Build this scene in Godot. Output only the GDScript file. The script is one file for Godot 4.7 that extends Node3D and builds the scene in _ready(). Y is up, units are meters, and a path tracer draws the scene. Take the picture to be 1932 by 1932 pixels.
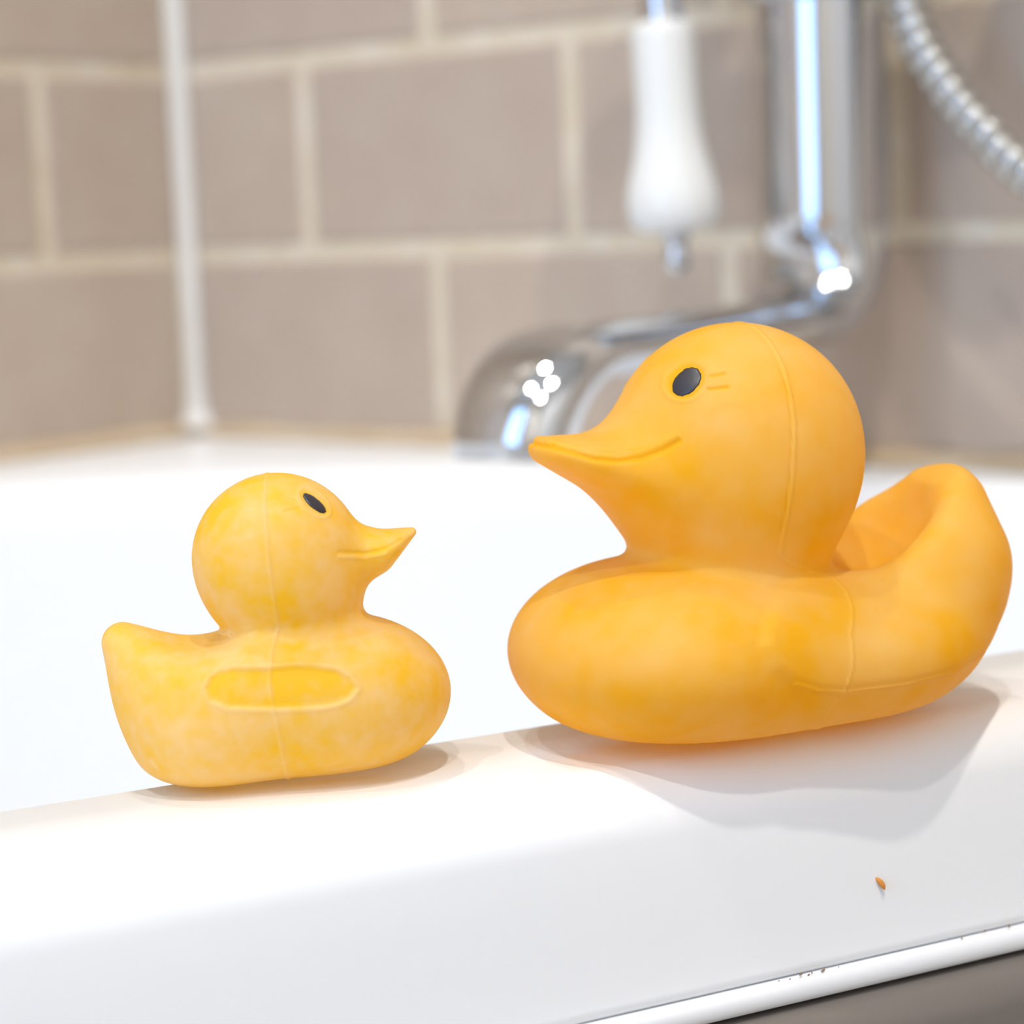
extends Node3D

# Two rubber ducks on the rim of a white bath in a tiled bathroom corner.
# Plan axes: the tiled corner is at x = 0, z = 0; the left wall runs along +z, the back wall along +x.
const RIM := 0.56            # height of the bath rim above the floor
const ROOM_X := 1.9
const ROOM_Z := 1.74
const ROOM_Y := 2.4

var M := {}
var used := {}


# ------------------------------------------------------------------ helpers
func numbered(called: String) -> String:
	if not used.has(called):
		used[called] = 0
		return called
	used[called] += 1
	return "%s_%03d" % [called, used[called]]

func tag(o: Node, label := "", category := "", group := "", kind := "") -> Node:
	if label: o.set_meta("label", label)
	if category: o.set_meta("category", category)
	if group: o.set_meta("group", group)
	if kind: o.set_meta("kind", kind)
	return o

func base(called: String, at := Vector3.ZERO, yaw := 0.0) -> Node3D:
	var o := Node3D.new()
	o.name = numbered(called)
	add_child(o)
	o.position = at
	o.rotation.y = yaw
	return o

func part(called: String, mesh: Mesh, mat: Material, parent: Node) -> MeshInstance3D:
	var o := MeshInstance3D.new()
	o.name = called if parent != self else numbered(called)
	o.mesh = mesh
	o.material_override = mat
	o.cast_shadow = GeometryInstance3D.SHADOW_CASTING_SETTING_ON
	parent.add_child(o, true)
	return o

func mat(c: Color, rough := 0.5, metal := 0.0, spec := 0.5) -> StandardMaterial3D:
	var m := StandardMaterial3D.new()
	m.albedo_color = c
	m.roughness = rough
	m.metallic = metal
	m.metallic_specular = spec
	return m

func noise(freq: float, seed_: int, octaves := 3) -> FastNoiseLite:
	var n := FastNoiseLite.new()
	n.seed = seed_
	n.frequency = freq
	n.fractal_octaves = octaves
	return n

func noise_tex(freq: float, seed_: int, a: Color, b: Color, size := 256) -> NoiseTexture2D:
	var t := NoiseTexture2D.new()
	t.width = size
	t.height = size
	t.seamless = true
	t.noise = noise(freq, seed_, 4)
	var g := Gradient.new()
	g.set_color(0, a)
	g.set_color(1, b)
	t.color_ramp = g
	return t

# rows of points (each row the same length) joined into a skin; flip turns it inside out
func skin(st: SurfaceTool, rows: Array, flip := false, close_rows := false) -> void:
	for i in rows.size() - 1:
		var a: PackedVector3Array = rows[i]
		var b: PackedVector3Array = rows[i + 1]
		var n := a.size()
		for j in (n if close_rows else n - 1):
			var k := (j + 1) % n
			var q := [a[j], a[k], b[k], b[j]]
			if flip: q = [a[j], b[j], b[k], a[k]]
			for v in [0, 1, 2, 0, 2, 3]:
				st.add_vertex(q[v])

func fan(st: SurfaceTool, ring: PackedVector3Array, flip := false) -> void:
	var c := Vector3.ZERO
	for p in ring: c += p
	c /= ring.size()
	for j in ring.size():
		var a := ring[j]
		var b := ring[(j + 1) % ring.size()]
		st.add_vertex(c)
		st.add_vertex(b if flip else a)
		st.add_vertex(a if flip else b)

func begin() -> SurfaceTool:
	var st := SurfaceTool.new()
	st.begin(Mesh.PRIMITIVE_TRIANGLES)
	return st

func done(st: SurfaceTool) -> ArrayMesh:
	st.index()
	st.generate_normals()
	return st.commit()

# closed solids: turned so that their fronts look outwards
func done_solid(st: SurfaceTool) -> ArrayMesh:
	var arr := st.commit_to_arrays()
	var v: PackedVector3Array = arr[Mesh.ARRAY_VERTEX]
	var vol := 0.0
	for i in range(0, v.size(), 3):
		vol += v[i].dot(v[i + 1].cross(v[i + 2]))
	var st2 := begin()
	for i in range(0, v.size(), 3):
		st2.add_vertex(v[i])
		st2.add_vertex(v[i + 1] if vol < 0.0 else v[i + 2])
		st2.add_vertex(v[i + 2] if vol < 0.0 else v[i + 1])
	return done(st2)

# profile: (radius, height) pairs, turned about the y axis
func lathe(profile: Array, segs := 40) -> ArrayMesh:
	var st := begin()
	var rows := []
	for p in profile:
		var row := PackedVector3Array()
		for k in segs:
			var a := TAU * k / segs
			row.append(Vector3(p[0] * cos(a), p[1], p[0] * sin(a)))
		rows.append(row)
	skin(st, rows, false, true)
	fan(st, rows[0], true)
	fan(st, rows[-1])
	return done_solid(st)

# box with chamfered edges, centred on c
func chamfer_box(st: SurfaceTool, c: Vector3, s: Vector3, ch := 0.003) -> void:
	var h := s / 2.0
	var rows := []
	for lv in [[-h.y, ch], [-h.y + ch, 0.0], [h.y - ch, 0.0], [h.y, ch]]:
		var i: float = lv[1]
		var row := PackedVector3Array()
		for p in [[-h.x + ch, -h.z + i], [h.x - ch, -h.z + i], [h.x - i, -h.z + ch], [h.x - i, h.z - ch], [h.x - ch, h.z - i], [-h.x + ch, h.z - i], [-h.x + i, h.z - ch], [-h.x + i, -h.z + ch]]:
			row.append(c + Vector3(p[0], lv[0], p[1]))
		rows.append(row)
	skin(st, rows, false, true)
	fan(st, rows[0], true)
	fan(st, rows[-1])

func box_mesh(c: Vector3, s: Vector3, ch := 0.003) -> ArrayMesh:
	var st := begin()
	chamfer_box(st, c, s, ch)
	st.set_smooth_group(-1)
	var arr := st.commit_to_arrays()
	var v: PackedVector3Array = arr[Mesh.ARRAY_VERTEX]
	var st2 := begin()
	st2.set_smooth_group(-1)
	var vol := 0.0
	for i in range(0, v.size(), 3): vol += (v[i] - c).dot((v[i + 1] - c).cross(v[i + 2] - c))
	for i in range(0, v.size(), 3):
		for k in ([0, 1, 2] if vol < 0.0 else [0, 2, 1]): st2.add_vertex(v[i + k])
	st2.generate_normals()
	return st2.commit()

func boxes(list: Array) -> ArrayMesh:
	var st := begin()
	for b in list:
		st.append_from(box_mesh(b[0], b[1], 0.001), 0, Transform3D())
	return st.commit()

# sweep: sections (PackedVector3Array loops) joined and capped
func loft(sections: Array) -> ArrayMesh:
	var st := begin()
	skin(st, sections, false, true)
	fan(st, sections[0], true)
	fan(st, sections[-1])
	return done_solid(st)

func circle(c: Vector3, dir: Vector3, r: float, n := 20, up := Vector3(0.13, 0.2, 0.97)) -> PackedVector3Array:
	var a := dir.cross(up).normalized()
	var b := a.cross(dir).normalized()
	var ring := PackedVector3Array()
	for k in n:
		var t := TAU * k / n
		ring.append(c + a * cos(t) * r + b * sin(t) * r)
	return ring


# ------------------------------------------------------------------ scene
func _ready() -> void:
	camera_and_light()
	materials()
	room()
	bath()
	ducks()
	tap()
	hose()
	small_things()


func camera_and_light() -> void:
	var cam := Camera3D.new()
	cam.name = "camera"
	cam.transform = Transform3D(Basis(Vector3(0.773937, -0.040184, -0.631986), Vector3(-0.051356, 0.990715, -0.125884), Vector3(0.631176, 0.129883, 0.764687)).orthonormalized(), Vector3(0.93406, RIM + 0.11370, 0.85862))
	cam.fov = 25.649
	cam.near = 0.02
	cam.far = 50.0
	var lens := CameraAttributesPhysical.new()
	lens.frustum_focal_length = 79.0
	lens.exposure_aperture = 10.0
	lens.frustum_focus_distance = 0.468
	cam.attributes = lens
	add_child(cam)
	cam.fov = 25.649
	cam.current = true

	var env := Environment.new()
	env.background_mode = Environment.BG_SKY
	var sky := Sky.new()
	var sm := ProceduralSkyMaterial.new()
	sm.sky_top_color = Color(0.58, 0.72, 0.98)
	sm.sky_horizon_color = Color(0.76, 0.85, 1.0)
	sm.ground_bottom_color = Color(0.62, 0.63, 0.64)
	sm.ground_horizon_color = Color(0.80, 0.83, 0.86)
	sm.sky_energy_multiplier = 1.4
	sm.ground_energy_multiplier = 0.9
	sky.sky_material = sm
	env.sky = sky
	env.tonemap_mode = Environment.TONE_MAPPER_LINEAR
	env.tonemap_exposure = 0.515
	env.sdfgi_enabled = true
	env.ssao_enabled = true
	env.ssil_enabled = true
	var we := WorldEnvironment.new()
	we.name = "environment"
	we.environment = env
	add_child(we)

	# daylight entering through the window of the front wall
	var day := AreaLight3D.new()
	day.name = "window_daylight"
	day.area_size = Vector2(0.5, 1.75)
	day.light_color = Color(0.62, 0.80, 1.0)
	day.light_energy = 2.15
	day.shadow_enabled = true
	day.position = Vector3(0.525, 1.2, ROOM_Z - 0.02)
	add_child(day)


func materials() -> void:
	M.tile = []
	for c in [Color(0.755, 0.690, 0.625), Color(0.745, 0.680, 0.618), Color(0.762, 0.698, 0.630)]:
		var m := mat(c, 0.42, 0.0, 0.4)
		m.albedo_texture = noise_tex(0.012, 5 + M.tile.size(), Color(0.965, 0.95, 0.945), Color(1, 1, 1))
		m.uv1_triplanar = true
		m.uv1_scale = Vector3(6, 6, 6)
		M.tile.append(m)
	var grout := mat(Color(0.885, 0.845, 0.78), 0.85, 0.0, 0.3)
	grout.albedo_texture = noise_tex(0.02, 21, Color(0.93, 0.90, 0.84), Color(1, 1, 1))
	grout.uv1_triplanar = true
	grout.uv1_scale = Vector3(5, 5, 5)
	M.grout = grout
	M.silicone = mat(Color(0.88, 0.855, 0.82), 0.35)
	var seal := mat(Color(0.82, 0.75, 0.65), 0.45)
	seal.albedo_texture = noise_tex(0.02, 33, Color(0.92, 0.88, 0.82), Color(1, 1, 1))
	seal.uv1_triplanar = true
	seal.uv1_scale = Vector3(4, 4, 4)
	M.sealant = seal
	M.paint = mat(Color(0.96, 0.95, 0.93), 0.7, 0.0, 0.3)
	M.ceiling = mat(Color(0.95, 0.95, 0.94), 0.8, 0.0, 0.2)
	M.floor = mat(Color(0.62, 0.59, 0.55), 0.4)
	M.acrylic = mat(Color(0.945, 0.945, 0.945), 0.16, 0.0, 0.24)
	M.panel = mat(Color(0.47, 0.44, 0.41), 0.4, 0.0, 0.4)
	M.chrome = mat(Color(0.80, 0.805, 0.815), 0.05, 1.0)
	M.chrome_dull = mat(Color(0.80, 0.80, 0.79), 0.2, 1.0)
	M.ceramic = mat(Color(0.90, 0.895, 0.875), 0.14)
	M.frame = mat(Color(0.93, 0.93, 0.93), 0.35)
	M.door = mat(Color(0.95, 0.95, 0.95), 0.4)
	var glass := mat(Color(0.95, 0.98, 1.0, 0.06), 0.0)
	glass.transparency = BaseMaterial3D.TRANSPARENCY_ALPHA
	M.glass = glass
	var lamp := mat(Color(1, 0.95, 0.86), 0.5)
	lamp.emission_enabled = true
	lamp.emission = Color(1.0, 0.93, 0.82)
	lamp.emission_energy_multiplier = 12.0
	M.lamp = lamp
	M.eye = mat(Color(0.17, 0.16, 0.19), 0.38)
	M.crumb = mat(Color(0.86, 0.55, 0.18), 0.6)
	M.dirt = mat(Color(0.58, 0.46, 0.33), 0.8)


# ------------------------------------------------------------------ room
const TILE_L := 0.1763
const TILE_H := 0.1
const JOINT := 0.0092

func tile_mesh(w: float, h: float) -> ArrayMesh:
	# a slab 8 mm deep whose face lies at z = 0, with softly chamfered edges
	var st := begin()
	st.set_smooth_group(-1)
	var rows := []
	for lv in [[0.0, -0.008], [0.0, -0.0014], [0.0012, -0.0003], [0.0026, 0.0]]:
		var i: float = lv[0]
		rows.append(PackedVector3Array([Vector3(-w / 2 + i, -h / 2 + i, lv[1]), Vector3(w / 2 - i, -h / 2 + i, lv[1]), Vector3(w / 2 - i, h / 2 - i, lv[1]), Vector3(-w / 2 + i, h / 2 - i, lv[1])]))
	skin(st, rows, true, true)
	fan(st, rows[-1], true)
	st.generate_normals()
	return st.commit()

# lays tiles on a wall node: u runs along the wall from the corner, v up from the rim
func lay_tiles(wall: Node3D, length: float, first: float, place: Callable) -> void:
	var rng := RandomNumberGenerator.new()
	rng.seed = int(first * 1000.0)
	var shapes := {}
	for row in range(-5 if wall.name == &"wall_back" else 0, 15):
		var off := first if posmod(row, 2) == 1 else first + TILE_L / 2.0
		off = fposmod(off, TILE_L)
		var u0 := 0.006
		var u1 := off
		while u0 < length - 0.01:
			u1 = minf(u1, length)
			var a := u0 + (JOINT / 2.0 if u0 > 0.01 else 0.0)
			var b := u1 - JOINT / 2.0
			if b - a > 0.015 and (row >= 0 or a > 0.96):
				var w := b - a
				var key := int(w * 2000.0)
				if not shapes.has(key): shapes[key] = tile_mesh(w, TILE_H - JOINT)
				var o := part("tile", shapes[key], M.tile[rng.randi() % 3], wall)
				o.transform = place.call((a + b) / 2.0, RIM + row * TILE_H + TILE_H / 2.0, rng.randf_range(-0.0003, 0.0003))
			u0 = u1
			u1 += TILE_L

func structure(called: String, mesh: Mesh, m: Material, label := "", cat := "") -> MeshInstance3D:
	var o := part(called, mesh, m, self)
	tag(o, label, cat, "", "structure")
	return o

func room() -> void:
	var t := 0.12
	var hy := ROOM_Y / 2.0
	structure("floor", boxes([[Vector3(ROOM_X / 2, -t / 2, ROOM_Z / 2), Vector3(ROOM_X + 2 * t, t, ROOM_Z + 2 * t)]]), M.floor, "plain grey bathroom floor below the bath", "floor")
	structure("ceiling", boxes([[Vector3(ROOM_X / 2, ROOM_Y + t / 2, ROOM_Z / 2), Vector3(ROOM_X + 2 * t, t, ROOM_Z + 2 * t)]]), M.ceiling, "plain white bathroom ceiling overhead", "ceiling")
	var g := 0.0016
	var wl := structure("wall_left", boxes([[Vector3(-g - t / 2, hy, ROOM_Z / 2), Vector3(t, ROOM_Y, ROOM_Z)]]), M.grout, "greige tiled wall with cream grout left of the corner joint", "wall")
	var wb := structure("wall_back", boxes([[Vector3(ROOM_X / 2, hy, -g - t / 2), Vector3(ROOM_X + 2 * t, ROOM_Y, t)]]), M.grout, "greige tiled wall with cream grout behind the chrome tap", "wall")
	lay_tiles(wl, ROOM_Z, 0.0978, func(u, v, d): return Transform3D(Basis(Vector3.UP, PI / 2), Vector3(d, v, u)))
	lay_tiles(wb, ROOM_X, 0.0940, func(u, v, d): return Transform3D(Basis(), Vector3(u, v, d)))
	structure("wall_right", boxes([[Vector3(ROOM_X + t / 2, hy, ROOM_Z / 2), Vector3(t, ROOM_Y, ROOM_Z)]]), M.paint, "plain cream painted wall outside the photo opposite the corner", "wall")
	# the front wall has the tall window that lights the bath
	var x0 := 0.24
	var x1 := 1.10
	var y0 := 0.28
	var y1 := 2.12
	var zc := ROOM_Z + t / 2
	structure("wall_front", boxes([
		[Vector3((x0 - t) / 2, hy, zc), Vector3(x0 + t, ROOM_Y, t)],
		[Vector3((x1 + ROOM_X + t) / 2, hy, zc), Vector3(ROOM_X + t - x1, ROOM_Y, t)],
		[Vector3((x0 + x1) / 2, y0 / 2, zc), Vector3(x1 - x0, y0, t)],
		[Vector3((x0 + x1) / 2, (y1 + ROOM_Y) / 2, zc), Vector3(x1 - x0, ROOM_Y - y1, t)]]), M.paint, "cream painted wall around the tall window behind the camera", "wall")
	var win := base("window_1", Vector3((x0 + x1) / 2, y0, zc + 0.02))
	tag(win, "tall white framed window that lights the bath", "window", "", "structure")
	var w := x1 - x0
	var h := y1 - y0
	part("frame", boxes([
		[Vector3(-w / 2 + 0.025, h / 2, 0), Vector3(0.05, h, 0.06)], [Vector3(w / 2 - 0.025, h / 2, 0), Vector3(0.05, h, 0.06)],
		[Vector3(0.10, h / 2, 0), Vector3(0.05, h - 0.1, 0.06)],
		[Vector3(0, 0.025, 0), Vector3(w - 0.1, 0.05, 0.06)], [Vector3(0, h - 0.025, 0), Vector3(w - 0.1, 0.05, 0.06)]]), M.frame, win)
	part("pane", boxes([[Vector3(-0.1525, h / 2, 0), Vector3(0.455, h - 0.1, 0.004)]]), M.glass, win)
	part("pane", boxes([[Vector3(0.2525, h / 2, 0), Vector3(0.255, h - 0.1, 0.004)]]), M.glass, win)

	# white silicone in the corner, warm sealant where the tiles meet the bath
	var rows := []
	var nz := noise(9.0, 4, 2)
	for i in 61:
		var y := RIM + 0.004 + i * 0.03
		var k := 0.0070 + 0.0010 * nz.get_noise_1d(y * 3.0) + 0.010 * exp(-pow((y - RIM) / 0.010, 2))
		var row := PackedVector3Array([Vector3(-0.001, y, -0.001)])
		for j in 7:
			var a := j / 6.0
			row.append(Vector3(k * (1.0 - a) + 0.0008, y, k * a + 0.0008) + Vector3(-1, 0, -1) * 0.0012 * sin(a * PI))
		rows.append(row)
		if i == 0:
			for e in [0.004, 0.009, 0.015]:
				var r2 := PackedVector3Array()
				var k2 := 0.0070 + 0.010 * exp(-pow((0.004 + e) / 0.010, 2))
				r2.append(Vector3(-0.001, y + e, -0.001))
				for j in 7:
					var a := j / 6.0
					r2.append(Vector3(k2 * (1.0 - a) + 0.0008, y + e, k2 * a + 0.0008) + Vector3(-1, 0, -1) * 0.0012 * sin(a * PI))
				rows.append(r2)
	structure("trim_1", loft(rows), M.silicone, "white silicone bead running up the tiled corner", "sealant")
	for side in 2:
		rows = []
		for i in 50:
			var u := 0.001 + i * (0.85 if side else 1.65) / 49.0
			var k := 0.0080 + 0.0014 * nz.get_noise_1d(u * 4.0 + side * 9.0)
			var row := PackedVector3Array()
			for q in [[-0.0008, 0.0], [-0.0008, k], [k * 0.35, k * 0.72], [k * 0.72, k * 0.35], [k, 0.0]]:
				row.append(Vector3(u, RIM + q[1], q[0]) if side else Vector3(q[0], RIM + q[1], u))
			rows.append(row)
		structure("trim_%d" % (side + 2), loft(rows), M.sealant, "cream sealant line between bath and back wall tiles" if side else "cream sealant line between bath and left wall tiles", "sealant")

	# ceiling downlights
	for p in [Vector3(0.27, 0, 0.48), Vector3(0.40, 0, 1.15), Vector3(1.15, 0, 0.88), Vector3(1.25, 0, 1.40)]:
		downlight(p)
	# a door in the right wall
	var door := base("door_1", Vector3(ROOM_X - 0.02, 0, 0.95))
	tag(door, "white painted bathroom door outside the photo", "door", "", "structure")
	part("leaf", box_mesh(Vector3(0, 1.0, 0), Vector3(0.038, 2.0, 0.8), 0.004), M.door, door)
	part("frame", boxes([[Vector3(0.005, 1.02, -0.435), Vector3(0.05, 2.08, 0.07)], [Vector3(0.005, 1.02, 0.435), Vector3(0.05, 2.08, 0.07)], [Vector3(0.005, 2.035, 0), Vector3(0.05, 0.07, 0.8)]]), M.frame, door)


func downlight(p: Vector3) -> void:
	var at := Vector3(p.x, ROOM_Y, p.z)
	var o := base("ceiling_light", at)
	var where := "above the bath beside the left wall" if p.x < 0.35 else "above the foot of the bath" if p.x < 0.8 else "above the bath front near the camera" if p.z < 1.0 else "farthest from the tiled corner"
	tag(o, "small round recessed downlight " + where, "light", "ceiling downlights")
	part("ring", lathe([[0.026, 0.0], [0.040, 0.0], [0.041, -0.003], [0.039, -0.006], [0.027, -0.006], [0.026, -0.004]], 32), M.chrome_dull, o)
	part("lamp", lathe([[0.025, -0.001], [0.0255, -0.003], [0.024, -0.004]], 24), M.lamp, o)
	var s := SpotLight3D.new()
	s.name = "beam"
	s.position = Vector3(0, -0.03, 0)
	s.rotation.x = -PI / 2
	s.spot_angle = 62.0
	s.spot_angle_attenuation = 0.7
	s.spot_range = 6.0
	s.spot_attenuation = 2.0
	s.light_color = Color(1.0, 0.985, 0.955)
	s.light_energy = 1.0 if p.x < 0.35 else 1.15 if p.x < 0.8 else 2.5 if p.z < 1.0 else 1.9
	s.light_size = 0.027
	s.shadow_enabled = true
	o.add_child(s)


# ------------------------------------------------------------------ bath
const F0 := Vector2(0.5741, 0.587)            # a point on the inner edge of the front rim
const FD := Vector2(0.391754, -0.92007)       # its direction towards the back wall
const FN := Vector2(0.92007, 0.391754)        # its outward normal

# rounded polygon: points and outward normals; corners are [point, radius, segments]
func round_poly(c: Array) -> Array:
	var out := []
	var n := c.size()
	for i in n:
		var p: Vector2 = c[i][0]
		var d1: Vector2 = (p - c[(i + n - 1) % n][0]).normalized()
		var d2: Vector2 = (c[(i + 1) % n][0] - p).normalized()
		var n1 := Vector2(d1.y, -d1.x)
		var turn := d1.angle_to(d2)
		var r: float = c[i][1]
		var tl := r * tan(absf(turn) / 2.0)
		var way := signf(turn)
		var centre := p - d1 * tl - n1 * r * way
		for k in c[i][2] + 1:
			var nn := n1.rotated(turn * k / c[i][2])
			out.append([centre + nn * r * way, nn, i])
	return out

func bath() -> void:
	var xs := 0.487
	var tt := (xs - F0.x) / FD.x
	var bend := F0 + FD * tt
	var c1 := F0 + FD * ((0.05 - F0.y) / FD.y)
	var end := 1.66
	var raw := round_poly([[Vector2(0.05, 0.05), 0.32, 32], [c1, 0.11, 24], [bend, 0.5, 12], [Vector2(xs, end - 0.06), 0.12, 14], [Vector2(0.05, end - 0.06), 0.2, 16]])
	# break the long straights so that the skin stays even
	var loop := []
	for i in raw.size():
		var a = raw[i]
		var b = raw[(i + 1) % raw.size()]
		loop.append(a)
		var steps := int(a[0].distance_to(b[0]) / 0.05)
		for k in range(1, steps):
			var f := float(k) / steps
			loop.append([a[0].lerp(b[0], f), a[1], -1 if a[2] == 1 or a[2] == 2 else -2])
	var w := 0.040
	var planes := [[Vector2(-1, 0), 0.0], [Vector2(0, -1), 0.0], [Vector2(0, 1), end], [FN, F0.dot(FN) + w], [Vector2(1, 0), xs + w]]
	var o := base("bath", Vector3(0, RIM, 0))
	tag(o, "white glossy bathtub with a wide flat rim carrying two rubber ducks", "bathtub")
	var rows := []
	for lv in [[-0.085, -0.40], [-0.072, -0.392], [-0.058, -0.365], [-0.048, -0.30], [-0.030, -0.15], [-0.0135, -0.025], [-0.0115, -0.012], [-0.0085, -0.0058], [-0.0045, -0.0018], [0.0, 0.0]]:
		var row := PackedVector3Array()
		for q in loop:
			var p: Vector2 = q[0] + q[1] * lv[0]
			row.append(Vector3(p.x, lv[1], p.y))
		rows.append(row)
	var outer := PackedVector3Array()
	var front := []
	for q in loop:
		var s := 9.0
		for mi in planes.size():
			var m: Array = planes[mi]
			if (mi == 3 and q[2] != 1) or (mi == 4 and q[2] != 3): continue
			var along: float = q[1].dot(m[0])
			if along > 1e-4: s = minf(s, (m[1] - q[0].dot(m[0])) / along)
		if q[2] == 2 or q[2] == -1: s = w
		var p: Vector2 = q[0] + q[1] * s
		outer.append(Vector3(p.x, 0, p.y))
		if q[2] == 2 or q[2] == -1: front.append(q)
	rows.append(outer)
	var st := begin()
	skin(st, rows, false, true)
	fan(st, rows[0], true)
	# front path: from the back wall to the far end
	var path := []
	var cross_back := F0 + FN * 0.0
	cross_back = F0 + FD * ((0.002 - F0.y) / FD.y)
	path.append([cross_back + FD * 0.0, FN])
	for q in front: path.append([q[0], q[1]])
	path.append([Vector2(xs, end), Vector2(1, 0)])
	var face := []
	for k in 11:
		var a := deg_to_rad(k * 8.3)
		face.append([0.040 + 0.0145 * sin(a), -0.0145 + 0.0145 * cos(a)])
	face += [[0.0555, -0.022], [0.0566, -0.032], [0.0578, -0.0445], [0.0580, -0.0458], [0.0573, -0.0468], [0.048, -0.0470]]
	skin(st, sweep_rows(path, face), false)
	# rim corner beside the back wall
	part("tub", done_facing(st, Vector3(0.61, 0, 0.59)), M.acrylic, o)
	part("edge_strip", open_sweep(path, [[0.048, -0.0470], [0.0592, -0.0471], [0.0600, -0.0477], [0.0605, -0.0490], [0.0605, -0.0508], [0.0599, -0.0519], [0.0590, -0.0524], [0.048, -0.0526]]), M.acrylic, o)
	# flecks of dirt caught in the seam under the lip
	var rng := RandomNumberGenerator.new()
	rng.seed = 12
	st = begin()
	for k in 16:
		var u := rng.randf_range(0.06, 0.26)
		if k < 6: u = rng.randf_range(0.145, 0.165)
		var p := F0 + FD * u + FN * 0.0590
		var at := Vector3(p.x, -0.0466 + rng.randf_range(-0.0003, 0.0004), p.y)
		var sz := rng.randf_range(0.0002, 0.00045)
		st.append_from(box_mesh(Vector3.ZERO, Vector3(sz, sz * 0.8, sz * rng.randf_range(1.5, 4.0)), sz * 0.2), 0, Transform3D(Basis(Vector3.UP, 0.4 + rng.randf_range(-0.3, 0.3)), at))
	tag(part("dirt", st.commit(), M.dirt, o), "", "", "", "stuff")

	var prof := [[0.044, -0.0534], [0.0580, -0.0534]]
	for k in 7:
		var a := deg_to_rad(k * 15.0)
		prof.append([0.0595 + 0.008 * sin(a), -0.0615 + 0.008 * cos(a)])
	prof += [[0.0675, -0.10], [0.0675, -0.555], [0.050, -0.558], [0.044, -0.558]]
	tag(part("side_panel", open_sweep(path, prof), M.panel, o), "taupe grey side panel below the white lip")

func sweep_rows(path: Array, prof: Array) -> Array:
	var rows := []
	for pr in prof:
		var row := PackedVector3Array()
		for q in path:
			var p: Vector2 = q[0] + q[1] * pr[0]
			row.append(Vector3(p.x, pr[1], p.y))
		rows.append(row)
	return rows

func open_sweep(path: Array, prof: Array) -> ArrayMesh:
	var rows := sweep_rows(path, prof)
	rows.append(rows[0])
	var st := begin()
	skin(st, rows)
	return done_solid(st)

# joins and smooths; turned so that the triangle nearest to p faces up
func done_facing(st: SurfaceTool, p: Vector3) -> ArrayMesh:
	var arr := st.commit_to_arrays()
	var v: PackedVector3Array = arr[Mesh.ARRAY_VERTEX]
	var best := 9.0
	var up := 0.0
	for i in range(0, v.size(), 3):
		var c := (v[i] + v[i + 1] + v[i + 2]) / 3.0
		var d := c.distance_to(p)
		if d < best:
			best = d
			up = (v[i + 2] - v[i]).cross(v[i + 1] - v[i]).y
	var st2 := begin()
	for i in range(0, v.size(), 3):
		for k in ([0, 1, 2] if up > 0.0 else [0, 2, 1]): st2.add_vertex(v[i + k])
	return done(st2)


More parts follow.
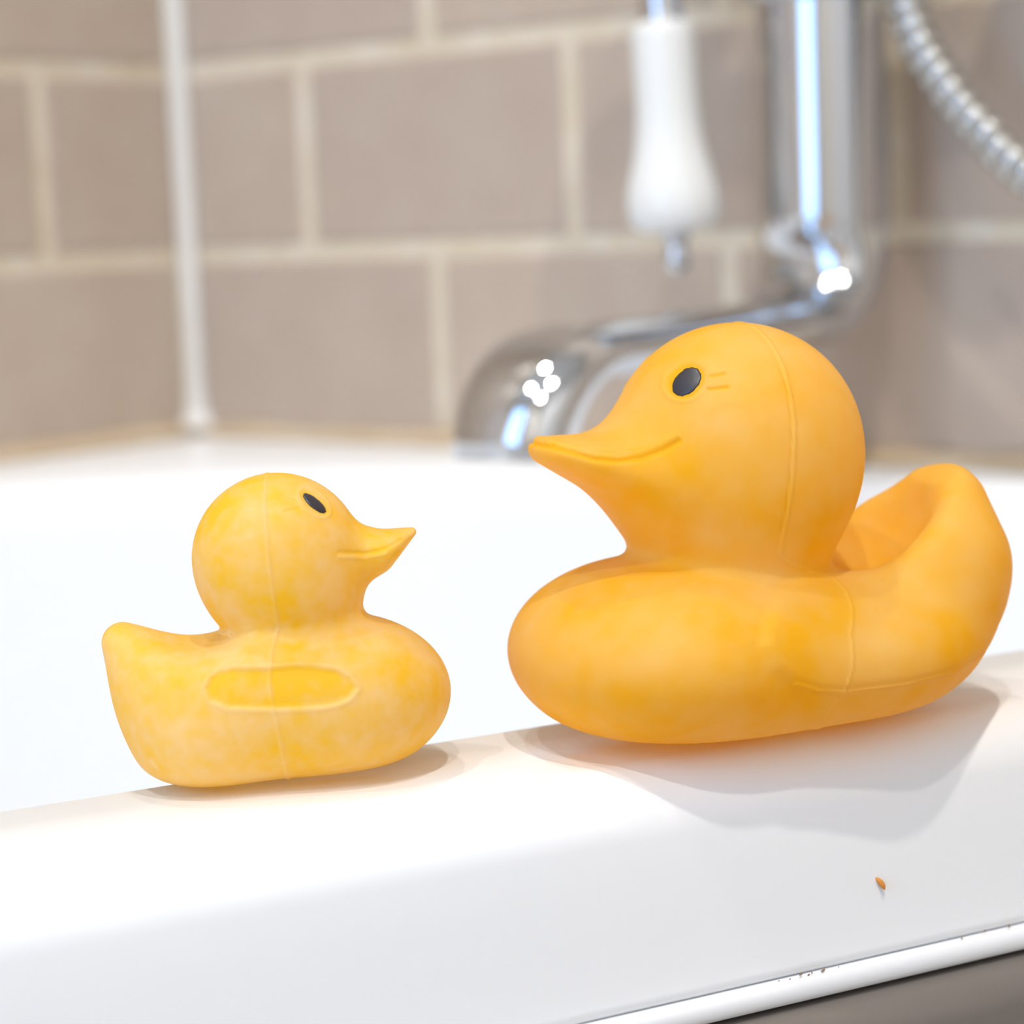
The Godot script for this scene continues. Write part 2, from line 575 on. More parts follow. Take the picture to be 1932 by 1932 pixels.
# ------------------------------------------------------------------ ducks
# The duck is described in millimetres: x forwards, y up, z sideways, mirrored about z = 0.
class Duck:
	var g: Dictionary
	var lines := []      # [polyline in (x, y), height, width, box]
	var areas := []      # [polygon in (x, y), height, edge width, box]
	var e1: Vector3; var r1: Vector3; var e2: Vector3; var r2: Vector3
	var hc: Vector3; var hr: Vector3; var sc: Vector3; var sr: Vector3
	var ta: Vector3; var tb: Vector3; var na: Vector3; var nb: Vector3; var ia: Vector3; var ib: Vector3
	var cone_t: PackedFloat32Array; var cone_n: PackedFloat32Array; var cone_i: PackedFloat32Array
	var kb: float; var kt: float; var ks: float; var kf: float; var kh: float; var ki: float; var kn: float
	var tw: float; var iw: float; var jw: float

	func _init(d: Dictionary) -> void:
		g = d
		e1 = Vector3(d.e1x, d.e1y, 0); r1 = Vector3(d.e1a, d.e1b, d.e1c)
		e2 = Vector3(d.e2x, d.e2y, 0); r2 = Vector3(d.e2a, d.e2b, d.e2c)
		hc = Vector3(d.hx, d.hy, 0); hr = Vector3(d.ha, d.hb, d.hc)
		sc = Vector3(d.sx, d.sy, 0); sr = Vector3(d.sa, d.sb, d.sc)
		ta = Vector3(d.tx0, d.ty0, 0); tb = Vector3(d.tx1, d.ty1, 0)
		na = Vector3((d.hx + d.nx) * 0.5, d.hy - d.hb * 0.4, 0); nb = Vector3(d.nx, d.ny, 0)
		ia = Vector3(d.ix, d.iy, 0); ib = Vector3(d.jx, d.jy, 0)
		cone_t = cone_numbers(ta, tb, d.tr0, d.tr1)
		cone_n = cone_numbers(na, nb, d.nr * 1.1, d.nr)
		cone_i = cone_numbers(ia, ib, d.ir, d.jr)
		kb = d.kb; kt = d.kt; ks = d.ks; kf = d.kf; kh = d.kh; ki = d.ki; kn = d.kn
		tw = d.tw; iw = d.iw; jw = d.jw

	func cone_numbers(a: Vector3, b: Vector3, p: float, q: float) -> PackedFloat32Array:
		var l2 := (b - a).length_squared()
		var rr := p - q
		return PackedFloat32Array([p, q, l2, rr, maxf(l2 - rr * rr, 1e-3), 1.0 / l2])

	func ell(p: Vector3, c: Vector3, r: Vector3) -> float:
		var q := (p - c) / r
		var k0 := q.length()
		return k0 * (k0 - 1.0) / ((q / r).length() + 1e-9)

	func cone(p: Vector3, a: Vector3, b: Vector3, n: PackedFloat32Array) -> float:
		var ba := b - a
		var pa: Vector3 = p - a
		var y := pa.dot(ba)
		var z := y - n[2]
		var x2 := (pa * n[2] - ba * y).length_squared()
		var k := signf(n[3]) * n[3] * n[3] * x2
		var z2 := z * z * n[2]
		if signf(z) * n[4] * z2 > k: return sqrt(x2 + z2) * n[5] - n[1]
		var y2 := y * y * n[2]
		if signf(y) * n[4] * y2 < k: return sqrt(x2 + y2) * n[5] - n[0]
		return (sqrt(x2 * n[4] * n[5]) + y * n[3]) * n[5] - n[0]

	func smin(a: float, b: float, k: float) -> float:
		var h := clampf(0.5 + 0.5 * (b - a) / k, 0.0, 1.0)
		return b + (a - b) * h - k * h * (1.0 - h)

	func smax(a: float, b: float, k: float) -> float:
		var h := clampf(0.5 + 0.5 * (a - b) / k, 0.0, 1.0)
		return b + (a - b) * h + k * h * (1.0 - h)

	func sdf(p: Vector3) -> float:
		var b := smin(ell(p, e1, r1), ell(p, e2, r2), kb)
		b = smin(b, cone(Vector3(p.x, p.y, p.z / tw), ta, tb, cone_t), kt)
		b = smax(b, -ell(p, sc, sr), ks)
		b = smax(b, -p.y, kf)
		var h := smin(ell(p, hc, hr), cone(p, na, nb, cone_n), kh)
		h = smin(h, cone(Vector3(p.x, p.y, p.z / lerpf(iw, jw, smoothstep(ia.x - 4.0, ib.x, p.x))), ia, ib, cone_i), ki)
		return smin(b, h, kn)

	func grad(p: Vector3) -> Vector3:
		var e := 0.15
		return Vector3(sdf(p + Vector3(e, 0, 0)) - sdf(p - Vector3(e, 0, 0)), sdf(p + Vector3(0, e, 0)) - sdf(p - Vector3(0, e, 0)), sdf(p + Vector3(0, 0, e)) - sdf(p - Vector3(0, 0, e))) / (2.0 * e)

	func kind(p: Vector3) -> String:
		var h := smin(ell(p, hc, hr), cone(p, na, nb, cone_n), kh)
		var i := cone(Vector3(p.x, p.y, p.z / lerpf(iw, jw, smoothstep(ia.x - 4.0, ib.x, p.x))), ia, ib, cone_i)
		var b := smin(ell(p, e1, r1), ell(p, e2, r2), kb)
		var t := cone(Vector3(p.x, p.y, p.z / tw), ta, tb, cone_t)
		if minf(h, i) < minf(b, t) and p.y > g.neck:
			return "bill" if i < h and p.x > hc.x else "head"
		if t < b - 0.6 and p.y > g.tail and p.x < 0.0: return "tail"
		return "body"

	func add_line(pts: PackedVector2Array, height: float, width: float, closed := false) -> void:
		if closed: pts.append(pts[0])
		var box := Rect2(pts[0], Vector2.ZERO)
		for q in pts: box = box.expand(q)
		lines.append([pts, height, width, box.grow(width * 3.5 + 0.5)])

	func add_area(pts: PackedVector2Array, height: float, width: float) -> void:
		var box := Rect2(pts[0], Vector2.ZERO)
		for q in pts: box = box.expand(q)
		areas.append([pts, height, width, box.grow(width + 0.5)])

	func line_gap(pts: PackedVector2Array, p: Vector2, n: Vector3) -> float:
		var best := 1e9
		var at := Vector2.ZERO
		for i in pts.size() - 1:
			var a := pts[i]
			var ab := pts[i + 1] - a
			var q: Vector2 = a + ab * clampf((p - a).dot(ab) / ab.length_squared(), 0.0, 1.0)
			var d := q.distance_squared_to(p)
			if d < best:
				best = d
				at = q
		var gap := sqrt(best)
		if gap < 1e-4: return 0.0
		var e := (p - at) / gap
		var ne := n.x * e.x + n.y * e.y
		return gap / sqrt(maxf(1.0 - ne * ne, 0.02))

	func area_depth(pts: PackedVector2Array, p: Vector2, n: Vector3) -> float:
		var ring := pts.duplicate()
		ring.append(pts[0])
		var d := line_gap(ring, p, n)
		return d if Geometry2D.is_point_in_polygon(p, pts) else -d

	func relief(p: Vector3, n: Vector3) -> float:
		var q := Vector2(p.x, p.y)
		var h := 0.0
		for l in lines:
			if (l[3] as Rect2).has_point(q):
				var d := line_gap(l[0], q, n)
				h += l[1] * exp(-d * d / (l[2] * l[2]))
		for a in areas:
			if (a[3] as Rect2).has_point(q):
				h += a[1] * smoothstep(-a[2], a[2], area_depth(a[0], q, n))
		return h


# meshes the duck's surface on a grid of cell h, divides it once and adds the relief; returns {part name: ArrayMesh}
func duck_meshes(d: Duck, lo: Vector3, hi: Vector3, h: float, tint: Callable) -> Dictionary:
	var n := Vector3i(((hi - lo) / h).ceil()) + Vector3i(2, 2, 2)
	n.z = int(ceil(hi.z / h)) + 3
	var z0 := -1.5 * h                       # z >= 0 half, mirrored values below
	var nx := n.x; var ny := n.y; var nz := n.z
	var val := PackedFloat32Array()
	val.resize(nx * ny * nz)
	val.fill(1e6)
	var step := 4
	var reach := step * h * 1.0
	var cells := PackedInt32Array()
	for cx in range(0, nx - 1, step):
		for cy in range(0, ny - 1, step):
			for cz in range(0, nz - 1, step):
				var mid := Vector3(lo.x + (cx + 2) * h, lo.y + (cy + 2) * h, z0 + (cz + 2) * h)
				if absf(d.sdf(mid)) > reach + 1.0: continue
				for x in range(cx, mini(cx + step, nx - 1)):
					for y in range(cy, mini(cy + step, ny - 1)):
						for z in range(cz, mini(cz + step, nz - 1)):
							cells.append((x * ny + y) * nz + z)
	var offs := [0, 1, nz, nz + 1, ny * nz, ny * nz + 1, ny * nz + nz, ny * nz + nz + 1]
	var vid := PackedInt32Array()
	vid.resize(nx * ny * nz)
	vid.fill(-1)
	var pos := PackedVector3Array()
	var active := PackedInt32Array()
	for c in cells:
		var z := c % nz
		var y := (c / nz) % ny
		var x := c / (nz * ny)
		var inside := 0
		for k in 8:
			var i: int = c + offs[k]
			if val[i] > 1e5:
				val[i] = d.sdf(Vector3(lo.x + (x + (k >> 2)) * h, lo.y + (y + ((k >> 1) & 1)) * h, z0 + (z + (k & 1)) * h))
			if val[i] < 0.0: inside += 1
		if inside == 0 or inside == 8: continue
		# one vertex at the mean of the edge crossings
		var sum := Vector3.ZERO
		var m := 0
		for e in [[0, 1], [2, 3], [4, 5], [6, 7], [0, 2], [1, 3], [4, 6], [5, 7], [0, 4], [1, 5], [2, 6], [3, 7]]:
			var a: float = val[c + offs[e[0]]]
			var b: float = val[c + offs[e[1]]]
			if (a < 0.0) == (b < 0.0): continue
			var t := a / (a - b)
			var pa := Vector3(e[0] >> 2, (e[0] >> 1) & 1, e[0] & 1)
			var pb := Vector3(e[1] >> 2, (e[1] >> 1) & 1, e[1] & 1)
			sum += pa.lerp(pb, t)
			m += 1
		vid[c] = pos.size()
		pos.append(Vector3(lo.x + x * h, lo.y + y * h, z0 + z * h) + sum / m * h)
		active.append(c)
	var tri := PackedInt32Array()
	var axis := [[ny * nz, nz, 1], [nz, 1, ny * nz], [1, ny * nz, nz]]
	for c in active:
		for e in axis:
			var a: float = val[c]
			var b: float = val[c + e[0]]
			if (a < 0.0) == (b < 0.0): continue
			var p: int = c - e[1]
			var q: int = c - e[2]
			var s: int = c - e[1] - e[2]
			if p < 0 or q < 0 or s < 0: continue
			var v := [vid[c], vid[p], vid[s], vid[q]]
			if v.min() < 0: continue
			if a < 0.0: tri.append_array(PackedInt32Array([v[0], v[2], v[1], v[0], v[3], v[2]]))
			else: tri.append_array(PackedInt32Array([v[0], v[1], v[2], v[0], v[2], v[3]]))
	# keep the z >= 0 side: vertices just below the plane of symmetry are laid onto it
	var nor := PackedVector3Array()
	nor.resize(pos.size())
	for i in pos.size():
		var p := pos[i]
		if p.z < 0.45 * h: p.z = 0.0
		var gr := d.grad(p)
		if p.z == 0.0: gr.z = 0.0
		p -= gr * (d.sdf(p) / maxf(gr.length_squared(), 0.1))
		pos[i] = p
		nor[i] = gr.normalized()
	# divide every triangle into four
	var mids := {}
	var fine := PackedInt32Array()
	var count := pos.size()
	for t in range(0, tri.size(), 3):
		var a := tri[t]; var b := tri[t + 1]; var c := tri[t + 2]
		if pos[a].z == 0.0 and pos[b].z == 0.0 and pos[c].z == 0.0: continue
		var ids := [0, 0, 0]
		for k in 3:
			var i: int = [a, b, c][k]
			var j: int = [b, c, a][k]
			var key := mini(i, j) * 1000000 + maxi(i, j)
			if not mids.has(key):
				mids[key] = pos.size()
				var p := (pos[i] + pos[j]) * 0.5
				var nn := (nor[i] + nor[j]).normalized()
				if p.z < 0.001: nn.z = 0.0
				pos.append(p - nn * d.sdf(p))
				nor.append(nn)
			ids[k] = mids[key]
		fine.append_array(PackedInt32Array([a, ids[0], ids[2], ids[0], b, ids[1], ids[2], ids[1], c, ids[0], ids[1], ids[2]]))
	# relief, its slopes and the tint of each vertex
	var out_p := pos.duplicate()
	var out_n := nor.duplicate()
	var col := PackedColorArray()
	col.resize(pos.size())
	for i in pos.size():
		var p := pos[i]
		var nn := nor[i]
		var hgt := d.relief(p, nn)
		var near := hgt != 0.0
		if near:
			var dx := (d.relief(p + Vector3(0.1, 0, 0), nn) - hgt) / 0.1
			var dy := (d.relief(p + Vector3(0, 0.1, 0), nn) - hgt) / 0.1
			var gr := Vector3(dx, dy, 0)
			gr -= nn * nn.dot(gr)
			if p.z == 0.0: gr.z = 0.0
			out_n[i] = (nn - gr).normalized()
			out_p[i] = p + nn * hgt
		col[i] = tint.call(p, nn, hgt)
	# both halves, sorted into parts
	var wing: PackedVector2Array = d.g.wing
	var seam: PackedVector2Array = d.g.seam
	var groups := {}
	for t in range(0, fine.size(), 3):
		var p := (pos[fine[t]] + pos[fine[t + 1]] + pos[fine[t + 2]]) / 3.0
		var nn := nor[fine[t]]
		var q := Vector2(p.x, p.y)
		var k := d.kind(p)
		if d.line_gap(seam, q, nn) < 0.55: k = "seam"
		elif Geometry2D.is_point_in_polygon(q, wing) and p.y < d.g.wing_top: k = "wing"
		for mirror in 2:
			var key := k + ("2" if k == "wing" and mirror else "")
			if not groups.has(key): groups[key] = [{}, PackedVector3Array(), PackedVector3Array(), PackedColorArray(), PackedInt32Array()]
			var gp: Array = groups[key]
			for c in ([0, 1, 2] if mirror == 0 else [0, 2, 1]):
				var i := fine[t + c]
				var mk := i * 2 + (0 if out_p[i].z == 0.0 else mirror)
				if not gp[0].has(mk):
					gp[0][mk] = gp[1].size()
					var f := Vector3(1, 1, -1) if mirror else Vector3.ONE
					gp[1].append(out_p[i] * f * 0.001)
					gp[2].append(out_n[i] * f)
					gp[3].append(col[i])
				gp[4].append(gp[0][mk])
	var meshes := {}
	for key in groups:
		var gp: Array = groups[key]
		var arr := []
		arr.resize(Mesh.ARRAY_MAX)
		arr[Mesh.ARRAY_VERTEX] = gp[1]
		arr[Mesh.ARRAY_NORMAL] = gp[2]
		arr[Mesh.ARRAY_COLOR] = gp[3]
		arr[Mesh.ARRAY_INDEX] = gp[4]
		var am := ArrayMesh.new()
		am.add_surface_from_arrays(Mesh.PRIMITIVE_TRIANGLES, arr)
		meshes[key] = am
	return meshes

# a painted eye: a thin domed oval lying on the head
func eye_mesh(d: Duck, c: Vector2, a: float, b: float, tilt: float, side: float) -> ArrayMesh:
	var st := begin()
	var rng := RandomNumberGenerator.new()
	rng.seed = 3
	var ragged := []
	for k in 40: ragged.append(1.0 + rng.randf_range(-0.035, 0.035))
	var rows := []
	for r in [0.02, 0.25, 0.5, 0.75, 0.92, 1.0, 1.02]:
		var row := PackedVector3Array()
		for k in 40:
			var t := TAU * k / 40.0
			var q: Vector2 = c + (Vector2(cos(t) * a, sin(t) * b) * r * (ragged[k] if r > 0.8 else 1.0)).rotated(tilt)
			var z := 40.0
			for it in 60:
				var s := d.sdf(Vector3(q.x, q.y, z))
				z -= s * 0.8
				if s < 0.003: break
			var p := Vector3(q.x, q.y, z)
			var nn := d.grad(p).normalized()
			var lift := -0.5 if r > 1.01 else 0.12 + 0.22 * sqrt(maxf(0.0, 1.0 - pow(r, 4.0)))
			p += nn * (lift + d.relief(p, nn))
			row.append(Vector3(p.x, p.y, p.z * side) * 0.001)
		rows.append(row)
	skin(st, rows, false, true)
	fan(st, rows[0], true)
	var arr: Array = st.commit_to_arrays()
	var v: PackedVector3Array = arr[Mesh.ARRAY_VERTEX]
	var st2 := begin()
	var s := 0.0
	for i in range(0, v.size(), 3): s += (v[i + 2] - v[i]).cross(v[i + 1] - v[i]).z * side
	for i in range(0, v.size(), 3):
		for k in ([0, 1, 2] if s > 0.0 else [0, 2, 1]): st2.add_vertex(v[i + k])
	return done(st2)

func rubber(rough: float) -> StandardMaterial3D:
	var m := mat(Color(1, 1, 1), rough, 0.0, 0.27)
	m.vertex_color_use_as_albedo = true
	m.backlight_enabled = true
	m.backlight = Color(1.0, 1.0, 1.0)
	return m

func place_duck(o: Node3D, meshes: Dictionary, m: Material) -> void:
	for k in ["body", "head", "bill", "tail", "wing", "wing2", "seam"]:
		if meshes.has(k): part(k.trim_suffix("2") if k == "wing2" else k, meshes[k], m, o)

func poly(a: Array) -> PackedVector2Array:
	var out := PackedVector2Array()
	for i in range(0, a.size(), 2): out.append(Vector2(a[i], a[i + 1]))
	return out

func ellipse(c: Vector2, a: float, b: float, tilt: float) -> PackedVector2Array:
	var out := PackedVector2Array()
	for k in 24: out.append(c + Vector2(cos(TAU * k / 24.0) * a, sin(TAU * k / 24.0) * b).rotated(tilt))
	return out

func ducks() -> void:
	# ---- the large duck
	var g := {"e1x": 18.577, "e1y": 19.72, "e1a": 32.496, "e1b": 20.385, "e1c": 38.736, "e2x": -17.733, "e2y": 17.126, "e2a": 37.258, "e2b": 17.563, "e2c": 36.028, "kb": 16.0, "tx0": -44.847, "ty0": 32.859, "tr0": 18.327, "tx1": -49.68, "ty1": 44.662, "tr1": 10.179, "tw": 1.3, "kt": 12.0, "hx": -0.662, "hy": 62.427, "ha": 27.511, "hb": 26.847, "hc": 27.0, "nx": 1.709, "ny": 36.0, "nr": 18.763, "kn": 4.0, "ix": 18.749, "iy": 57.478, "ir": 9.872, "jx": 42.667, "jy": 64.523, "jr": 3.171, "iw": 1.5, "jw": 3.0, "kh": 14.0, "ki": 9.0, "kf": 8.0, "sx": -30.101, "sy": 53.285, "sa": 17.763, "sb": 22.575, "sc": 19.0, "ks": 7.0, "neck": 38.0, "tail": 24.0, "wing_top": 33.0}
	g.seam = poly([-2.6, 90.0, -2.6, 80.8, -2.2, 75.5, -1.6, 69.1, -0.7, 62.7, 0.0, 55.0, 0.6, 47.1, 0.6, 41.9, -1.9, 39.6, -8.1, 36.7, -14.0, 33.8, -14.3, 32.0, -12.6, 29.0, -9.4, 25.1, -8.1, 19.0, -6.6, 14.7, -4.6, 8.6, -7.5, 2.9, -8.0, -2.0])
	g.wing = poly([-18.6, 33.0, -5.9, 33.2, 4.5, 32.0, 9.6, 29.3, 11.8, 25.6, 10.1, 21.3, 5.1, 17.3, -0.5, 15.2, -6.6, 14.3, -20.2, 14.3, -35.3, 14.9, -46.0, 16.0, -54.0, 21.0, -57.0, 28.0, -56.0, 33.0])
	var d := Duck.new(g)
	d.add_line(g.seam, 0.20, 0.42)
	d.add_line(poly([-1.9, 90.0, -1.9, 80.8, -1.5, 75.5, -0.9, 69.1, 0.0, 62.7, 0.7, 55.0, 1.3, 47.1]), -0.12, 0.35)
	d.add_area(poly([-18.6, 36.0, -5.9, 36.0, 4.5, 33.0, 9.6, 29.3, 11.8, 25.6, 10.1, 21.3, 5.1, 17.3, -0.5, 15.2, -6.6, 14.3, -20.2, 14.3, -35.3, 14.9, -46.0, 16.0, -54.0, 21.0, -66.0, 30.0, -66.0, 60.0, -40.0, 48.0]), 1.0, 2.0)
	d.add_line(poly([5.1, 17.3, -0.5, 15.2, -6.6, 14.3, -20.2, 14.3, -35.3, 14.9, -46.0, 16.0, -53.0, 20.0]), 0.35, 0.5)
	# mouth: an upper lip over a groove
	var mouth := poly([48.0, 66.2, 44.4, 66.4, 41.2, 65.2, 37.8, 63.8, 33.2, 63.3, 28.2, 63.6, 23.9, 65.0, 21.0, 66.6])
	d.add_line(mouth, -0.55, 0.55)
	var lip := PackedVector2Array()
	for q in mouth: lip.append(q + Vector2(0, 1.2))
	d.add_line(lip, 0.22, 0.7)
	# eye socket, lashes, brow
	d.add_area(ellipse(Vector2(16.55, 78.45), 4.2, 2.15, 2.33), -0.30, 0.6)
	d.add_line(ellipse(Vector2(16.55, 78.45), 4.9, 2.75, 2.33), 0.16, 0.45, true)
	d.add_line(poly([12.6, 79.4, 10.0, 79.9]), -0.30, 0.4)
	d.add_line(poly([13.8, 76.9, 10.3, 77.2]), -0.34, 0.42)
	d.add_line(poly([14.9, 72.6, 12.2, 74.4, 8.3, 74.3, 5.7, 71.7, 5.0, 69.5]), 0.10, 1.1)
	var fog := noise(0.035, 7, 3)
	var fog2 := noise(0.12, 9, 3)
	var deep := Color(0.98, 0.575, 0.025)
	var pale := Color(0.98, 0.70, 0.24)
	var tint := func(p: Vector3, nn: Vector3, hgt: float) -> Color:
		var f := 0.35 + 0.6 * fog.get_noise_3dv(p) + 0.2 * fog2.get_noise_3dv(p) + clampf(hgt, -0.6, 0.0) * 1.7
		return deep.lerp(pale, clampf(f, 0.0, 1.0))
	var yaw := 2.1086
	var o := base("rubber_duck", Vector3(0.66233, RIM, 0.45324), -yaw)
	tag(o, "large orange yellow rubber duck with upturned tail, facing the smaller duck", "toy duck", "rubber ducks on the bath rim")
	place_duck(o, duck_meshes(d, Vector3(-66, -2, 0), Vector3(54, 92, 42), 1.0, tint), rubber(0.42))
	for side in [1.0, -1.0]:
		tag(part("eye", eye_mesh(d, Vector2(16.55, 78.45), 3.6, 1.5, 2.33, side), M.eye, o), "black painted oval eye")

	# ---- the small duck
	g = {"e1x": 7.214, "e1y": 16.032, "e1a": 24.386, "e1b": 17.065, "e1c": 23.321, "e2x": -14.067, "e2y": 17.987, "e2a": 20.645, "e2b": 17.295, "e2c": 22.064, "kb": 14.0, "tx0": -21.25, "ty0": 11.417, "tr0": 13.001, "tx1": -36.594, "ty1": 29.802, "tr1": 3.487, "tw": 1.5, "kt": 12.0, "hx": -3.144, "hy": 45.58, "ha": 17.682, "hb": 17.671, "hc": 17.5, "nx": 1.566, "ny": 30.0, "nr": 11.111, "kn": 3.0, "ix": 17.27, "iy": 45.848, "ir": 4.421, "jx": 25.005, "jy": 49.563, "jr": 0.887, "iw": 1.4, "jw": 2.8, "kh": 9.0, "ki": 6.0, "kf": 5.0, "sx": -20.254, "sy": 46.123, "sa": 13.468, "sb": 17.747, "sc": 70.0, "ks": 6.0, "neck": 30.5, "tail": 16.0, "wing_top": 40.0}
	g.seam = poly([-4.2, 66.0, -4.9, 58.5, -4.7, 52.5, -4.3, 45.2, -3.7, 37.5, -3.4, 33.4, -4.9, 29.2, -5.6, 23.6, -4.9, 18.5, -3.9, 11.8, -3.2, 2.8, -3.0, -2.0])
	g.wing = poly([-18.5, 23.3, -17.4, 25.3, -15.4, 26.5, -12.5, 26.9, -6.3, 26.5, 0.0, 26.7, 4.2, 26.2, 8.0, 25.3, 10.8, 23.6, 12.0, 21.6, 10.4, 19.7, 7.5, 18.7, 3.8, 18.4, -4.6, 18.6, -13.9, 19.4, -17.2, 20.9])
	d = Duck.new(g)
	d.add_line(g.seam, 0.24, 0.45)
	d.add_area(g.wing, -0.45, 0.7)
	d.add_line(g.wing.duplicate(), 0.30, 0.75, true)
	d.add_line(poly([9.5, 47.9, 11.2, 47.5, 15.0, 46.7, 19.4, 47.6, 22.5, 49.0]), -0.22, 0.4)
	d.add_line(poly([9.5, 46.8, 11.2, 46.4, 15.0, 45.6, 19.4, 46.5]), 0.18, 0.45)
	d.add_area(ellipse(Vector2(5.2, 57.8), 3.3, 1.25, -0.72), -0.22, 0.5)
	d.add_line(ellipse(Vector2(5.2, 57.8), 3.9, 1.9, -0.72), 0.12, 0.45, true)
	d.add_line(poly([1.6, 58.8, -1.0, 59.9]), -0.16, 0.35)
	d.add_line(poly([2.1, 57.2, -0.8, 57.0]), -0.16, 0.35)
	# crusty blobs of dried soap at the nape and under the stern
	d.add_line(poly([-16.5, 30.4, -13.6, 31.6]), 0.8, 0.8)
	d.add_line(poly([-30.0, 8.0, -29.0, 6.5]), 0.5, 0.7)
	var fogs := noise(0.05, 17, 3)
	var fogs2 := noise(0.22, 19, 3)
	var deep2 := Color(0.985, 0.66, 0.045)
	var pale2 := Color(0.98, 0.74, 0.31)
	var wing2: PackedVector2Array = g.wing
	var tint2 := func(p: Vector3, nn: Vector3, hgt: float) -> Color:
		var f := 0.52 + 0.75 * fogs.get_noise_3dv(p) + 0.5 * fogs2.get_noise_3dv(p) + clampf(hgt, -0.5, 0.5) * 1.4
		return deep2.lerp(pale2, clampf(f, 0.0, 1.0))
	o = base("rubber_duck", Vector3(0.60420, RIM, 0.53110), 0.7714)
	tag(o, "small pale yellow rubber duck with oval wing marks, facing the larger duck", "toy duck", "rubber ducks on the bath rim")
	place_duck(o, duck_meshes(d, Vector3(-46, -2, 0), Vector3(36, 66, 27), 0.8, tint2), rubber(0.36))
	for side in [1.0, -1.0]:
		tag(part("eye", eye_mesh(d, Vector2(5.2, 57.8), 2.9, 0.85, -0.72, side), M.eye, o), "dark slanted oval eye")


# ------------------------------------------------------------------ tap
func oval(c: Vector3, across: Vector3, over: Vector3, w: float, h: float, n := 36) -> PackedVector3Array:
	var ring := PackedVector3Array()
	for k in n:
		var t := TAU * k / n
		var cx := signf(cos(t)) * pow(absf(cos(t)), 0.95)
		var cy := signf(sin(t)) * pow(absf(sin(t)), 0.95)
		ring.append(c + across * cx * w / 2.0 + over * cy * h / 2.0)
	return ring

func tap() -> void:
	var sx := 0.44
	var o := base("bath_tap", Vector3(sx, RIM, 0.05))
	tag(o, "chrome bath mixer tap with curved spout and white ceramic lever on tiled wall", "tap")
	# spout: down from the mixer body, round an elbow, out over the bath and down to its mouth (z, y relative to the column)
	var path := []      # [point (z, y), direction angle (0 = down, 90 = outwards), width, thickness]
	for y in [0.262, 0.20, 0.15, 0.11]: path.append([Vector2(0, y), 0.0, 0.054, 0.052])
	for k in range(0, 10):
		var a := deg_to_rad(k * 10.0)
		path.append([Vector2(0.037 - 0.037 * cos(a), 0.103 - 0.037 * sin(a)), rad_to_deg(a), lerpf(0.054, 0.057, k / 9.0), lerpf(0.052, 0.0225, sin(k / 9.0 * PI / 2.0))])
	path.append([Vector2(0.09, 0.0655), 90.0, 0.058, 0.0215])
	path.append([Vector2(0.125, 0.0650), 90.0, 0.056, 0.021])
	for k in range(0, 9):
		var a := deg_to_rad(k * 10.6)
		var e := smoothstep(0.0, 8.0, k)
		path.append([Vector2(0.173 + (0.038 - 0.003 * e) * sin(a), 0.0268 + (0.038 - 0.003 * e) * cos(a)), 90.0 - rad_to_deg(a), lerpf(0.055, 0.047, e), lerpf(0.0215, 0.036, e)])
	var rows := []
	for q in path:
		var a := deg_to_rad(q[1])
		var dir := Vector3(0, -cos(a), sin(a))
		rows.append(oval(Vector3(0, q[0].y, q[0].x), Vector3.RIGHT, Vector3.RIGHT.cross(dir), q[2], q[3]))
	part("spout", loft(rows), M.chrome, o)
	# collar where the spout leaves the body
	rows = []
	for q in [[0.196, 0.054], [0.197, 0.059], [0.200, 0.061], [0.207, 0.061], [0.211, 0.059], [0.212, 0.054]]:
		rows.append(oval(Vector3(0, q[0], 0), Vector3.RIGHT, Vector3.BACK, q[1], q[1] * 0.97))
	part("collar", loft(rows), M.chrome, o)
	# mixer body across the wall, above the picture
	var body := lathe([[0.012, -0.115], [0.020, -0.113], [0.024, -0.106], [0.024, -0.06], [0.027, -0.055], [0.027, 0.055], [0.024, 0.06], [0.024, 0.106], [0.020, 0.113], [0.012, 0.115]])
	var b := part("mixer_body", body, M.chrome, o)
	b.transform = Transform3D(Basis(Vector3(0, 0, 1), PI / 2), Vector3(0.02, 0.262, 0.028))
	for x in [-0.055, 0.095]:
		var u := part("wall_union", lathe([[0.013, 0.0], [0.013, 0.052], [0.030, 0.054], [0.034, 0.060], [0.034, 0.066]]), M.chrome, o)
		u.transform = Transform3D(Basis(Vector3(1, 0, 0), -PI / 2), Vector3(x, 0.262, 0.016))
	# the hanging lever
	var lv := Transform3D(Basis(Vector3(0, 0, 1), deg_to_rad(2.2)), Vector3(-0.0415, 0.1473, 0.05))
	var stem := part("lever_stem", lathe([[0.006, 0.112], [0.0085, 0.108], [0.0085, 0.092], [0.0068, 0.088], [0.0065, 0.062], [0.0082, 0.058], [0.0088, 0.050], [0.0080, 0.046], [0.0092, 0.043], [0.0092, 0.040]]), M.chrome, o)
	stem.transform = lv
	var hp := part("ceramic_handle", lathe([[0.0095, 0.0425], [0.0118, 0.0418], [0.0128, 0.0395], [0.0130, 0.035], [0.0129, 0.020], [0.0130, 0.008], [0.0134, 0.0], [0.0143, -0.007], [0.0158, -0.014], [0.0177, -0.021], [0.0189, -0.027], [0.0192, -0.032], [0.0186, -0.0365], [0.0168, -0.0400], [0.0135, -0.0420], [0.009, -0.0428]], 48), M.ceramic, o)
	hp.transform = lv
	tag(hp, "white ceramic pear shaped lever handle")
	var tip := part("finial", lathe([[0.004, -0.0415], [0.0062, -0.0430], [0.0062, -0.0450], [0.0042, -0.0470], [0.0040, -0.0490], [0.0052, -0.0510], [0.0054, -0.0535], [0.0045, -0.0570], [0.0022, -0.0590]], 28), M.chrome, o)
	tip.transform = lv


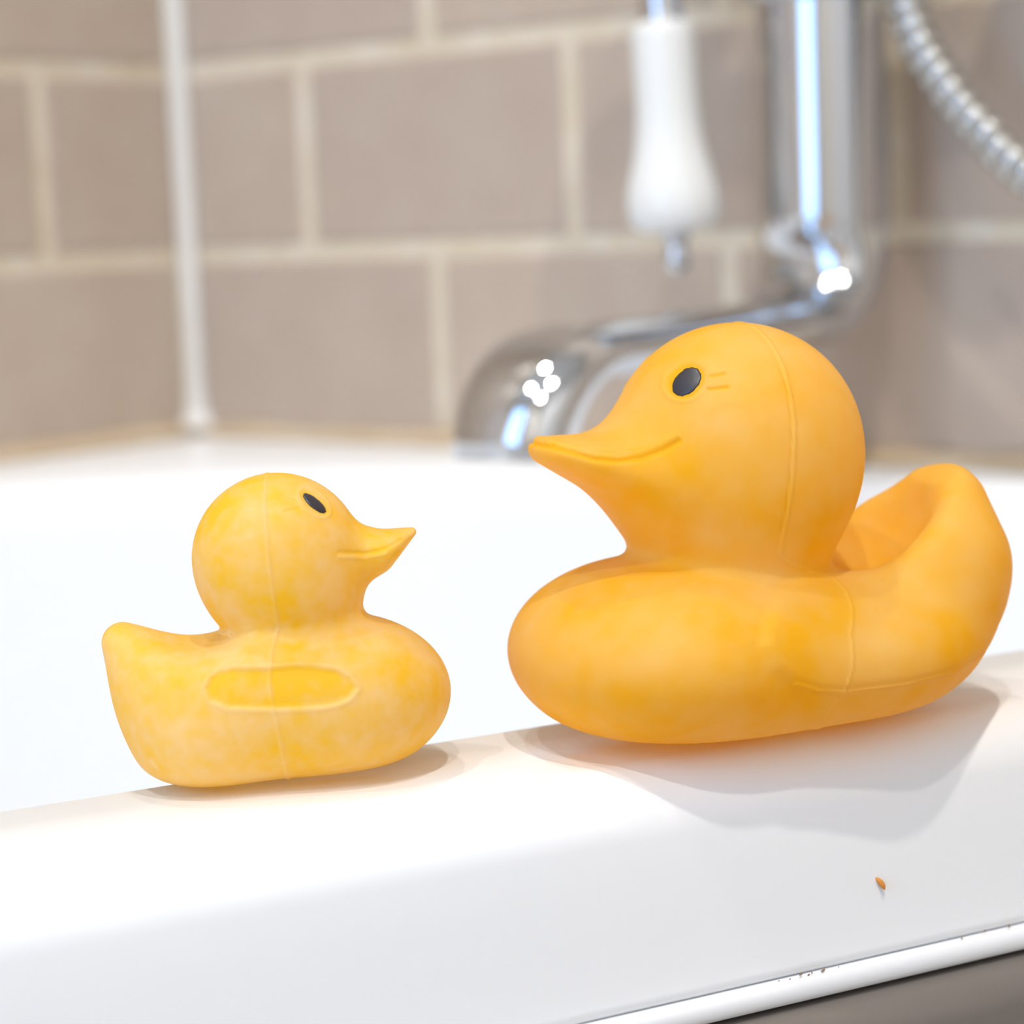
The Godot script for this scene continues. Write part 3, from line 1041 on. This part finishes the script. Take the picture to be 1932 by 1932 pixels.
func hose() -> void:
	var o := base("shower_hose", Vector3(0, RIM, 0))
	tag(o, "ribbed chrome shower hose curving down beside the tap column", "hose")
	var c := Curve3D.new()
	c.bake_interval = 0.0006
	var pts := [Vector3(0.470, 0.243, 0.074), Vector3(0.4785, 0.2150, 0.064), Vector3(0.4849, 0.1951, 0.06), Vector3(0.4916, 0.1759, 0.06), Vector3(0.5004, 0.1620, 0.06), Vector3(0.5101, 0.1490, 0.06), Vector3(0.5224, 0.1365, 0.06), Vector3(0.5356, 0.1238, 0.06), Vector3(0.60, 0.078, 0.06), Vector3(0.70, 0.052, 0.055), Vector3(0.80, 0.085, 0.05), Vector3(0.86, 0.20, 0.05), Vector3(0.88, 0.36, 0.05)]
	for i in pts.size():
		var t: Vector3 = (pts[mini(i + 1, pts.size() - 1)] - pts[maxi(i - 1, 0)]) * 0.17
		c.add_point(pts[i], -t, t)
	var total := c.get_baked_length()
	var rows := []
	var s := 0.0
	var pitch := 0.0078
	while s < total:
		for q in [[0.0, 0.0048], [0.04, 0.0060], [0.14, 0.0076], [0.30, 0.0085], [0.50, 0.0089], [0.70, 0.0085], [0.86, 0.0076], [0.96, 0.0060]]:
			var at := minf(s + q[0] * pitch, total)
			var p := c.sample_baked(at, true)
			var dir := (c.sample_baked(minf(at + 0.002, total), true) - c.sample_baked(maxf(at - 0.002, 0), true)).normalized()
			rows.append(circle(p, dir, q[1], 22))
		s += pitch
	part("coil", loft(rows), M.chrome_dull, o)
	var n1 := part("end_nut", lathe([[0.0075, 0.0], [0.0095, 0.002], [0.0095, 0.016], [0.0080, 0.018]], 24), M.chrome, o)
	n1.transform = Transform3D(Basis(), Vector3(0.468, 0.222, 0.076))
	var n2 := part("wall_outlet", lathe([[0.026, -0.053], [0.026, -0.048], [0.022, -0.044], [0.010, -0.042], [0.010, 0.0], [0.006, 0.004]], 28), M.chrome, o)
	n2.transform = Transform3D(Basis(Vector3(1, 0, 0), PI / 2), Vector3(0.88, 0.365, 0.052))

func small_things() -> void:
	# a crumb stuck on the bath front
	var p := F0 + FD * 0.1737 + FN * 0.0570
	var rows := []
	for k in 7:
		var t := k / 6.0
		var r := 0.0006 * sqrt(maxf(0.02, 1.0 - pow(2.0 * t - 1.0, 2)))
		rows.append(circle(Vector3(0.00025 * sin(t * 3.0), (0.5 - t) * 0.0033, 0), Vector3.DOWN, r, 10))
	var o := part("crumb", loft(rows), M.crumb, self)
	o.position = Vector3(p.x, RIM - 0.0312, p.y)
	o.rotation = Vector3(0, 0.402, 0.62)
	tag(o, "tiny orange crumb stuck to the white front of the bath", "crumb")
